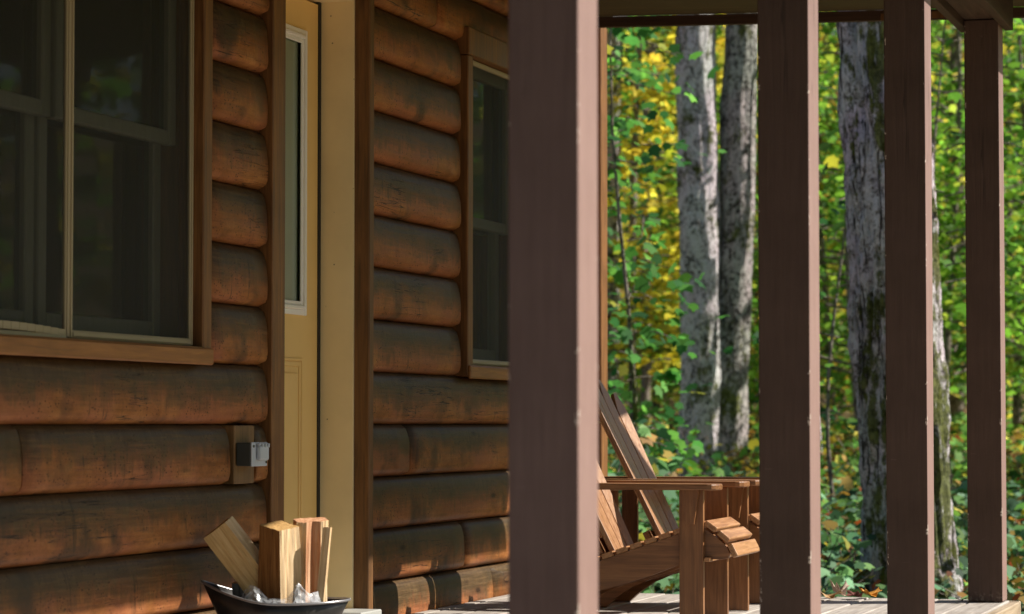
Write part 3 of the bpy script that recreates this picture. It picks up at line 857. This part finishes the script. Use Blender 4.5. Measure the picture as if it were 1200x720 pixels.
BOUNCE = Mat('pale bounce gravel')  # unseen gravel sheet, added to bounce warm sunlight onto the porch wall
v_ = BOUNCE.coord('Object'); BOUNCE.base(BOUNCE.mix(BOUNCE.ramp(BOUNCE.noise(v_, 2.5, 5, .7), [(.4, 0), (.65, 1)]), BOUNCE.ramp(BOUNCE.voro(v_, 38, 'F1'), [(.1, (.30, .24, .17)), (.6, (.52, .43, .32))]), (.34, .24, .13))); BOUNCE.rough(.95)
BOUNCE.bump(BOUNCE.voro(v_, 38, 'F1'), .6, .01)
gx = np.linspace(-1.30, 4.5, 40); gy = np.linspace(3.5, 11.2, 60)
o = grid_mesh('bounce_gravel', [(a, b, gz(a, b)+.012) for b in gy for a in gx], 40, 60, BOUNCE.m, None)
tag(o, kind='structure')

# ------------------------------------------------------------------ foliage
T_MAPLE = np.array([(0, -.45, 0), (.18, -.36, .02), (.46, -.30, -.05), (.42, -.06, .0), (.54, .18, -.07), (.28, .26, .02), (0, .60, -.08), (-.28, .26, .02), (-.54, .18, -.07), (-.42, -.06, 0), (-.46, -.30, -.05), (-.18, -.36, .02)])
T_OVAL = np.array([(0, -.5, 0), (.24, -.22, .03), (.28, .1, .03), (0, .55, -.05), (-.28, .1, .03), (-.24, -.22, .03)])
T_FAR = np.array([(0, -.5, 0), (.40, -.15, .05), (.3, .35, 0), (-.1, .5, .05), (-.42, .05, 0)])
def rotmats(az, tilt, roll):
    ca, sa = np.cos(az), np.sin(az); ct, st = np.cos(tilt), np.sin(tilt); cr, sr = np.cos(roll), np.sin(roll)
    Z = np.zeros_like(az); O = np.ones_like(az)
    Rz = np.stack([ca, -sa, Z, sa, ca, Z, Z, Z, O], 1).reshape(-1, 3, 3)
    Rx = np.stack([O, Z, Z, Z, ct, -st, Z, st, ct], 1).reshape(-1, 3, 3)
    Ry = np.stack([cr, Z, sr, Z, O, Z, -sr, Z, cr], 1).reshape(-1, 3, 3)
    return Rz @ Rx @ Ry
def leaf_object(name, P_, S, C, tmpl, mat, parent, rs, tilt=(-.9, .35), az=None, roll=.5):
    n = len(P_); k = len(tmpl)
    azv = rs.uniform(0, 2*PI, n) if az is None else az
    R = rotmats(azv, rs.uniform(tilt[0], tilt[1], n), rs.normal(0, roll, n))
    V = np.einsum('nij,kj->nki', R, tmpl)*S[:, None, None]+P_[:, None, :]
    me = bpy.data.meshes.new(name)
    me.vertices.add(n*k); me.vertices.foreach_set('co', V.astype(np.float32).ravel())
    me.loops.add(n*k); me.loops.foreach_set('vertex_index', np.arange(n*k, dtype=np.int32))
    me.polygons.add(n); me.polygons.foreach_set('loop_start', np.arange(n, dtype=np.int32)*k)
    me.polygons.foreach_set('loop_total', np.full(n, k, dtype=np.int32))
    me.update(calc_edges=True)
    at = me.attributes.new('leafcol', 'FLOAT_COLOR', 'POINT')
    cc = np.ones((n, k, 4), np.float32); cc[:, :, :3] = C[:, None, :]
    at.data.foreach_set('color', cc.ravel())
    me.materials.append(mat)
    return link(name, me, parent)
PAL = {
    'yellow': [((.86, .70, .10), 5), ((.74, .66, .12), 3), ((.30, .34, .04), 2), ((.22, .36, .05), 1.5)],
    'gold': [((.75, .45, .04), 4), ((.65, .52, .06), 3), ((.22, .20, .04), 2)],
    'lime': [((.22, .44, .07), 5), ((.44, .54, .09), 1.8), ((.14, .30, .04), 4)],
    'green': [((.13, .32, .05), 5), ((.22, .44, .07), 3), ((.05, .15, .04), 2), ((.45, .48, .06), 1)],
    'fresh': [((.08, .24, .07), 5), ((.14, .36, .09), 3), ((.04, .14, .05), 2), ((.40, .44, .07), .5)],
    'dark': [((.035, .125, .050), 5), ((.06, .18, .06), 3), ((.12, .26, .06), 1)],
    'mixed': [((.18, .40, .08), 5), ((.74, .64, .12), 1.9), ((.08, .20, .05), 2), ((.34, .22, .06), 1)],
    'blue': [((.13, .28, .15), 5), ((.22, .40, .24), 3), ((.05, .11, .06), 2), ((.45, .30, .15), .6), ((.55, .12, .05), .25), ((.25, .24, .04), .5)],
    'rust': [((.42, .24, .07), 3), ((.40, .30, .05), 2), ((.20, .06, .03), 1), ((.08, .10, .03), 2)],
}
def colours(pal, n, rs):
    cs_ = np.array([c for c, w in PAL[pal]]); w = np.array([w for c, w in PAL[pal]], float); w /= w.sum()
    C = cs_[rs.choice(len(cs_), n, p=w)]
    return np.clip(C*rs.uniform(.65, 1.3, (n, 1))*rs.uniform(.9, 1.1, (n, 3)), 0, .88)

def view_pt(px, D):
    u = (px-600)/3200.0
    return (-math.sin(YAW)*D+math.cos(YAW)*u*D, math.cos(YAW)*D+math.sin(YAW)*u*D)

def bark_trunk(name, base, top, r0, r1, mat, parent=None, flare=.5, rough=.012, furrow=0.0, H=None, n=40, rows=90, wob=.05, seed=0, fl_h=.5):
    base = Vector(base); top = Vector(top); V = []
    L = (top-base).length
    for j in range(rows):
        t = j/(rows-1); h = t*L
        c = base.lerp(top, t)+Vector((noise.noise(Vector((seed, h*.35, 0))), noise.noise(Vector((seed+9, h*.35, 5))), 0))*wob*min(1, h/1.5)
        r = r0+(r1-r0)*t+r0*flare*math.exp(-h/fl_h)
        for i in range(n):
            a = 2*PI*i/n; ca, sa = math.cos(a), math.sin(a)
            d = rough*noise.fractal(Vector((ca*2+seed, sa*2, h*1.3)), .8, 2.0, 4)
            if furrow:
                wv = noise.fractal(Vector((ca*5.5+seed, sa*5.5, h*.75)), .6, 2.0, 5)
                d += furrow*(abs(wv)**.7-.5)
                d += furrow*.45*noise.noise(Vector((ca*9, sa*9, h*5+seed)))
            rr = r+d+(r0*flare*.5*math.exp(-h/fl_h))*noise.noise(Vector((ca*1.6+seed, sa*1.6, 1)))
            V.append((c.x+ca*rr, c.y+sa*rr, c.z))
    o = grid_mesh(name, V, n, rows, mat, None, wrap_u=True)
    if parent is not None: adopt(o, parent, tuple(base))
    return o

def crown(mb, leaves, cx, cy, z0, z1, nb, length, rs, up=.15, per=34, base=.7, spread=.28, lift=0.0, drop=.35):
    """branches from a stem, each a flat spray of leaf positions"""
    for b in range(nb):
        t = (b+rs.uniform(0, 1))/nb
        z = z0+(z1-z0)*t; a = rs.uniform(0, 2*PI); L = length*(base+rs.uniform(-.25, .35))*(1-.45*t)
        pts = []; m = 6
        for q in range(m+1):
            s_ = q/m
            pts.append((cx+math.cos(a+.25*s_*math.sin(b))*L*s_, cy+math.sin(a+.25*s_*math.sin(b))*L*s_, z+up*L*math.sin(s_*PI*.6)-drop*L*s_*s_*.6))
        mb.tube(pts, [max(.004, .016*(1-q/m)*length/1.8) for q in range(m+1)], 5, False)
        n = int(per*L/1.4)
        s_ = rs.uniform(.22, 1.05, n)**.8
        ip = np.array([[np.interp(v, np.linspace(0, 1, m+1), [p[k] for p in pts]) for k in range(3)] for v in s_])
        lat = rs.normal(0, spread*(1.15-s_*.55), n)*1.3
        nx, ny = -math.sin(a), math.cos(a)
        ip[:, 0] += nx*lat; ip[:, 1] += ny*lat; ip[:, 2] += rs.normal(0, .055, n)-np.abs(lat)*.22
        # tie some twigs to the bough
        for q in range(0, n, 9):
            c = ip[q]; k = min(m, int(s_[q]*m)); mb.tube([pts[k], tuple(c)], [.005, .002], 3, False)
        leaves.append(ip)

def sapling(label, px, D, H, r, z0, nb, length, pal, seed, leaf=.11, per=34, mat=None, lean=(0, 0), tmpl=T_MAPLE, group='understory trees behind the porch', name='understory_tree', bark=None, tilt=(-1.15, .25)):
    rs = np.random.RandomState(seed); x, y = view_pt(px, D); g = gz(x, y)
    root = tag(empty(name, (x, y, g)), label, 'tree', group)
    mb = MB(); m = 7; pts = []
    for q in range(m+1):
        t = q/m; pts.append((lean[0]*t+.08*math.sin(t*5+seed), lean[1]*t+.08*math.cos(t*4+seed)-.08, -.1+(H+.1)*t))
    mb.tube(pts, [r*(1-.75*q/m) for q in range(m+1)], 8)
    L = []
    tk = mb.build('trunk', bark or BARK_THIN, root, smooth=True)
    mb = MB()
    cx, cy = lean[0]*.6, lean[1]*.6
    crown(mb, L, cx, cy, z0, H, nb, length, rs, per=per, spread=.24)
    mb.build('branches', bark or BARK_THIN, root, smooth=True)
    P_ = np.concatenate(L); n = len(P_)
    leaf_object('crown', P_, leaf*rs.uniform(.6, 1.25, n), colours(pal, n, rs), tmpl, mat or LEAF, root, rs, tilt)
    return root

# the big forked trunk, the leaning shaggy trunk and the slim one at the cabin corner
def big_tree(name, label, px, D, zb, stems, mat, cr_z, cr_len, pal, seed, group=None, **kw):
    x, y = view_pt(px, D)
    root = tag(empty(name, (x, y, zb)), label, 'tree', group)
    rs = np.random.RandomState(seed); L = []; mb = MB()
    for i, st in enumerate(stems):
        (bx, by), (tx, ty), H, r0, r1, mt = st[:6]
        bark_trunk('trunk', (x+bx, y+by, zb-.25), (x+tx, y+ty, zb+H), r0, r1, mt, root, seed=seed+i*7, **kw)
        crown(mb, L, tx*1.05, ty*1.05, cr_z+1.0, H+1.5, 5, cr_len, rs, per=46, base=.8, spread=.5)
    mb.build('branches', BARK_THIN, root, smooth=True)
    P_ = np.concatenate(L); n = len(P_)
    leaf_object('crown', P_, .15*rs.uniform(.6, 1.25, n), colours(pal, n, rs), T_FAR, LEAF, root, rs)
    return root
# lateral unit vector (to the right of the picture)
LX, LY = math.cos(YAW), math.sin(YAW)
def lat(d, f=0): return (LX*d-LY*f, LY*d+LX*f)
big_tree('maple_tree', 'thick leaning maple with shaggy pale bark and green moss, half hidden behind the third post',
         1073, 16, gz(*view_pt(1073, 16)), [(lat(0), lat(-.42, .2), 8.5, .262, .235, BARK_PLATE)], BARK_PLATE, 7.0, 3.0, 'green', 4, flare=.30, furrow=.050, rough=.02, n=110, rows=340, wob=.03, fl_h=.35)
xg = gz(*view_pt(835, 24))
big_tree('forked_maple_tree', 'twin grey trunks growing from one base, mottled with lichen and moss',
         840, 24, xg, [(lat(-.165), lat(-.13, .1), 9, .178, .165, BARK_GREY), (lat(.09, .05), lat(.42, .3), 9, .150, .150, BARK_DARK)], BARK_GREY, 7.5, 3.0, 'lime', 11, flare=.25, rough=.022, n=56, rows=200, wob=.05, fl_h=.45)
big_tree('maple_tree', 'slim dark trunk rising beside the far corner of the cabin',
         711, 28, gz(*view_pt(711, 28)), [(lat(0), lat(.08), 8, .095, .10, BARK_DARK)], BARK_DARK, 7.2, 2.4, 'yellow', 19, flare=.2, rough=.012, n=32, rows=120, wob=.08)

# understory trees: bright ones far, green ones nearer
U = [
    ('low green maple sapling with dark leaves beside the cabin corner, nearest of the left gap', 735, 19.0, 4.2, .022, .5, 34, .50, 'fresh', 101, .10, 62),
    ('blue green leafy sapling beneath the forked trunks', 742, 17.5, 1.05, .015, .25, 16, .42, 'blue', 102, .10, 50),
    ('dark green sapling reaching across the forked trunks', 690, 22.0, 5.4, .03, .6, 42, .90, 'fresh', 103, .095, 62),
    ('brilliant yellow maple glowing left of the forked trunks', 752, 28, 8.2, .05, 1.0, 64, 1.7, 'yellow', 104, .11, 110),
    ('yellow tree far behind the cabin corner', 690, 34, 8.5, .06, .6, 52, 2.5, 'yellow', 105, .11, 75),
    ('pale green tree directly behind the forked trunks', 850, 34, 6.6, .06, .6, 52, 2.5, 'mixed', 106, .11, 75),
    ('green and yellow tree right of the forked trunks', 905, 31, 6.0, .05, .5, 46, 2.1, 'mixed', 107, .10, 80),
    ('pale green and yellow small tree between the second and third posts', 968, 31, 5.9, .05, .5, 44, 1.9, 'mixed', 108, .095, 80),
    ('bright green tree between the second and third posts', 1005, 26, 5.4, .04, .9, 38, 1.8, 'lime', 109, .09, 75),
    ('tall mixed yellow and green tree far behind the leaning trunk', 1050, 36, 6.9, .07, .5, 56, 2.6, 'mixed', 110, .12, 75),
    ('fresh green tree just right of the leaning trunk', 1118, 27, 5.5, .045, .9, 40, 1.8, 'lime', 111, .09, 75),
    ('yellow flecked green tree behind the fourth post', 1150, 33, 6.2, .05, .5, 46, 2.2, 'mixed', 112, .10, 75),
    ('dark green tree at the right edge of the view', 1205, 28, 5.6, .05, .6, 42, 1.9, 'green', 113, .095, 75),
    ('yellow and green tree beyond the right edge of the porch', 1262, 31, 5.0, .06, .5, 40, 1.9, 'mixed', 114, .10, 75),
    ('sparse green sapling between leaning trunk and fourth post', 1108, 20.5, 4.2, .02, 1.6, 16, .9, 'green', 115, .11, 26),
    ('small green sapling nearest behind the deck, right of the second post', 985, 20.0, 3.0, .02, .9, 14, .8, 'dark', 116, .11, 26),
    ('far lime green tree hidden mostly behind the second post', 935, 39, 7.3, .07, .5, 54, 2.7, 'lime', 117, .15, 40),
    ('dark green tree far behind everything at right', 1180, 41, 7.6, .07, .5, 54, 2.8, 'green', 118, .16, 40),
    ('light green tree far behind everything at left', 770, 42, 8.0, .07, .5, 56, 2.8, 'lime', 119, .16, 40),
    ('tall tree far left behind the cabin', 610, 38, 9.5, .07, .5, 54, 2.8, 'mixed', 120, .16, 36),
    ('leafy tree far right outside the porch', 1360, 36, 5.2, .07, .5, 44, 2.2, 'lime', 121, .16, 36),
]
for a in U:
    (lb, px, D, H, r, z0, nb, ln, pal, sd, lf, per) = a
    sapling(lb, px, D, H, r, z0, nb, ln, pal, sd, lf, per)

# bare slim stems standing in the wood
for i, (px, D, r, lb, ln) in enumerate([(963, 24, .022, 'pale thin crooked stem between second and third posts', -.25), (1006, 33, .06, 'dark slender trunk left of the leaning maple', .1),
        (1119, 35, .09, 'dark greenish trunk just left of the fourth post', .15), (1076, 38, .09, 'far dark trunk behind the third post', .2),
        (1192, 30, .05, 'slender stem at the right edge', -.3), (896, 35, .08, 'dark trunk in the sliver beside the second post', .1), (755, 37, .07, 'far dark trunk left of the forked trunks', .15),
        (940, 30, .05, 'brown stem behind the second post', -.2)]):
    x, y = view_pt(px, D); g = gz(x, y); rs = np.random.RandomState(500+i)
    root = tag(empty('slim_tree', (x, y, g)), lb, 'tree', 'slim trunks in the wood')
    H = 4.2 if i == 0 else 9
    bark_trunk('trunk', (x, y, g-.1), (x+ln, y, g+H), r, r*.6, BARK_THIN if i else BARK_GREY, root, n=12, rows=30, rough=.006, wob=.22, seed=i*3.3, flare=.15)
    mb = MB(); L = []
    crown(mb, L, ln*.7, 0, H*.6, H, 5, 1.1 if i else .5, rs, per=22)
    mb.build('branches', BARK_THIN, root, smooth=True)
    P_ = np.concatenate(L); n = len(P_)
    leaf_object('crown', P_, .13*rs.uniform(.6, 1.25, n), colours('mixed' if i % 2 else 'green', n, rs), T_MAPLE, LEAF, root, rs)

# undergrowth: uncountable bramble and seedling leaves over the forest floor
def scatter_region(n, rs, D0, D1, px0, px1):
    D = np.sqrt(rs.uniform(D0**2, D1**2, n)); px = rs.uniform(px0, px1, n)
    u = (px-600)/3200; x = -math.sin(YAW)*D+math.cos(YAW)*u*D; y = math.cos(YAW)*D+math.sin(YAW)*u*D
    return x, y, D
def undergrowth(name, label, n_cl, per, D0, D1, px0, px1, hmin, hmax, pal, size, seed, rad=.35, kind='undergrowth', tmpl=T_MAPLE):
    rs = np.random.RandomState(seed)
    x, y, D = scatter_region(n_cl, rs, D0, D1, px0, px1)
    pxs = 600+3200*(math.cos(YAW)*x+math.sin(YAW)*y)/D
    keep = ~((x < -1.2) & (y < 11.9)) & ~((pxs > 985) & (pxs < 1150) & (D < 16.2)); x, y = x[keep], y[keep]
    P_ = []; mb = MB()
    for cx, cy in zip(x, y):
        g = gz(cx, cy); h = rs.uniform(hmin, hmax); k = rs.randint(max(2, per//2), per+per//2)
        dx = rs.normal(0, rad*.6, k); dy = rs.normal(0, rad*.6, k); dz = rs.beta(2.2, 1.4, k)*h
        for q in range(0, k, 6): mb.tube([(cx, cy, g-.05), (cx+dx[q]*.5, cy+dy[q]*.5, g+dz[q]*.7), (cx+dx[q], cy+dy[q], g+dz[q])], [.006, .005, .002], 3, False)
        P_.append(np.stack([cx+dx, cy+dy, g+dz], 1))
    P_ = np.concatenate(P_); n = len(P_)
    o = leaf_object(name, P_, size*rs.uniform(.55, 1.3, n), colours(pal, n, rs), tmpl, LEAFLOW, None, rs, (-.95, .4))
    tag(o, label, kind, kind='stuff')
    st = mb.build(name+'_stems', BARK_THIN, o, smooth=True)
    return o
undergrowth('bramble_undergrowth', 'low blue green bramble leaves covering the forest floor', 560, 26, 12.6, 21, 560, 1420, .15, .58, 'blue', .085, 31)
undergrowth('fern_undergrowth', 'mixed green and yellow seedlings and weeds on the forest floor', 620, 26, 16, 34, 480, 1500, .12, .55, 'mixed', .11, 32)
undergrowth('rusty_undergrowth', 'brown and rust coloured low plants between the green brambles', 620, 22, 12.6, 30, 500, 1460, .15, .55, 'rust', .075, 33, tmpl=T_OVAL)
# fallen leaves on the floor
rs = np.random.RandomState(77)
x, y, D = scatter_region(9000, rs, 12.0, 40, 300, 1600)
keep = ~((x < -1.3) & (y < 11.5)); x, y = x[keep], y[keep]
P_ = np.array([(a, b, gz(a, b)+.012) for a, b in zip(x, y)]); n = len(P_)
o = leaf_object('leaf_litter', P_, .10*rs.uniform(.6, 1.2, n), colours('rust', n, rs), T_OVAL, LEAFLOW, None, rs, (-.25, .25), roll=.2)
tag(o, 'fallen brown and yellow leaves on the forest floor', 'leaf litter', kind='stuff')

# far wood
def far_wood(name, label, n, D0, D1, px0, px1, h, size, pal, seed):
    rs = np.random.RandomState(seed)
    ncl = n//40
    x, y, D = scatter_region(ncl, rs, D0, D1, px0, px1)
    P_ = []
    for cx, cy in zip(x, y):
        g = gz(cx, cy); hh = rs.uniform(0, 1)**.8*h; k = 40
        P_.append(np.stack([cx+rs.normal(0, .8, k), cy+rs.normal(0, .8, k), g+hh+rs.normal(0, .33, k)], 1))
    P_ = np.concatenate(P_); n = len(P_)
    cl = np.repeat(rs.choice([.6, .9, 1.25], len(P_)//40), 40)[:, None]
    C = np.clip(colours(pal, n, rs)*cl, 0, .8)
    o = leaf_object(name, P_, size*rs.uniform(.6, 1.3, n), C, T_FAR, LEAF, None, rs, (-1.2, .2))
    tag(o, label, 'woods', kind='stuff'); return o
far_wood('distant_woods', 'hazy far woodland of green leaves filling the background', 32000, 42, 60, 420, 1340, 7.2, .18, 'lime', 41)
far_wood('distant_woods', 'scattered yellow autumn foliage far back in the woodland', 8000, 40, 58, 420, 1340, 7.2, .17, 'yellow', 42)

# wood added out of view on the open side, for pane reflections and sky blocking
def side_wood(seed):
    rs = np.random.RandomState(seed); P_ = []
    for c in range(800):
        ang = math.radians(rs.uniform(-95, 88)); d = rs.uniform(13, 22)
        cx, cy = -1+d*math.cos(ang), 8+d*math.sin(ang)
        if abs(cx) < 3 and cy < 13: continue
        hm = 4.0 if 5 < math.degrees(ang) < 55 else (6.5 if math.degrees(ang) > 0 else 9)
        hh = rs.uniform(0, 1)*hm; k = 34
        P_.append(np.stack([cx+rs.normal(0, .9, k), cy+rs.normal(0, .9, k), gz(cx, cy)+hh+rs.normal(0, .35, k)], 1))
    P_ = np.concatenate(P_); n = len(P_)
    o = leaf_object('added_side_woods', P_, .26*rs.uniform(.6, 1.3, n), colours('mixed', n, rs), T_FAR, LEAF, None, rs, (-1.2, .2))
    tag(o, 'added green and yellow woodland facing the open side, shaping sky light and reflections', 'woods', kind='stuff')
side_wood(51)

# individual fallen leaves on the deck
def deck_leaf(label, x, y, size, c, rz, curl, seed):
    m = Mat('fallen leaf '+str(seed)); 
    nn = m.noise(m.coord('Object'), 40, 3, .6); m.base(m.ramp(nn, [(.35, tuple(a*.55 for a in c)), (.65, c)])); m.rough(.7)
    mb = MB(); T = T_MAPLE
    ctr = mb.bm.verts.new((0, 0, .012)); ring = []
    for k in range(len(T)):
        for f in (0, .5):
            a = T[k]; b = T[(k+1) % len(T)]
            p = a+(b-a)*f; rr = math.hypot(p[0], p[1])
            ring.append(mb.bm.verts.new((p[0]*size*1.35, p[1]*size*1.35*(1-.35*curl), .006+curl*size*(p[0]*p[0])*1.3+.2*size*curl*abs(math.sin(k*1.7)))))
    for k in range(len(ring)): mb.bm.faces.new((ctr, ring[k], ring[(k+1) % len(ring)]))
    o = mb.build('fallen_leaf', m.m, None, (x, y, .004), (0, 0, rz))
    o.modifiers.new('thick', 'SOLIDIFY').thickness = .001
    tag(o, label, 'leaf', 'fallen leaves on the deck')
deck_leaf('curled light brown fallen leaf nearest the second post', -2.12, 11.08, .085, (.42, .24, .09), .4, .9, 1)
deck_leaf('pale pinkish curled fallen leaf at the deck edge', -2.11, 11.26, .085, (.60, .45, .36), 1.2, 1.5, 2)
deck_leaf('dark red fallen leaf on the deck', -2.03, 11.16, .07, (.16, .035, .02), 2.2, .8, 3)
deck_leaf('yellow orange fallen leaf beside the leaning trunk', -1.98, 11.25, .075, (.75, .34, .03), .9, 1.0, 4)
deck_leaf('bright orange fallen leaf right of the third post', -1.70, 10.42, .07, (.75, .30, .04), 2.9, .7, 5)
deck_leaf('tiny black shrivelled leaf before the fourth post', -1.58, 11.06, .035, (.02, .015, .01), .2, .9, 6)
deck_leaf('small dark shrivelled leaf behind the first chair', -2.95, 10.62, .035, (.03, .02, .015), 1.8, .9, 7)

# ------------------------------------------------------------------ camera, light, world
cam = bpy.data.cameras.new('camera'); co = bpy.data.objects.new('camera', cam); col.objects.link(co)
cam.sensor_width = 36; cam.lens = 96; cam.clip_end = 2000; cam.clip_start = .05
co.location = (0, 0, .72); co.rotation_euler = (PI/2+PITCH, 0, YAW)
cam.dof.use_dof = True; cam.dof.focus_distance = 9.7; cam.dof.aperture_fstop = 4.6
sc.camera = co

EL, AZ = math.radians(41), math.radians(24)       # sun from +X turned AZ towards +Y
sd = Vector((math.cos(EL)*math.cos(AZ), math.cos(EL)*math.sin(AZ), math.sin(EL)))
sun = bpy.data.lights.new('sun', 'SUN'); sun.energy = 8.0; sun.angle = math.radians(.5); sun.color = (1, .92, .80)
so = bpy.data.objects.new('sun', sun); col.objects.link(so)
so.rotation_euler = sd.to_track_quat('Z', 'Y').to_euler(); so.location = (10, 15, 20)
w = bpy.data.worlds.new('World'); sc.world = w; w.use_nodes = True
nt = w.node_tree; bg = nt.nodes['Background']
sky = nt.nodes.new('ShaderNodeTexSky'); sky.sky_type = 'NISHITA'; sky.sun_disc = False
sky.sun_elevation = EL; sky.sun_rotation = PI/2-AZ
nt.links.new(sky.outputs[0], bg.inputs[0]); bg.inputs[1].default_value = .095
sc.view_settings.view_transform = 'Standard'; sc.view_settings.look = 'None'; sc.view_settings.exposure = 0
sc.render.engine = 'CYCLES'
sc.cycles.use_denoising = True
sc.cycles.max_bounces = 8; sc.cycles.diffuse_bounces = 5; sc.cycles.glossy_bounces = 3; sc.cycles.transparent_max_bounces = 12
sc.cycles.transmission_bounces = 4; sc.cycles.caustics_reflective = False; sc.cycles.caustics_refractive = False
sc.cycles.sample_clamp_indirect = 6
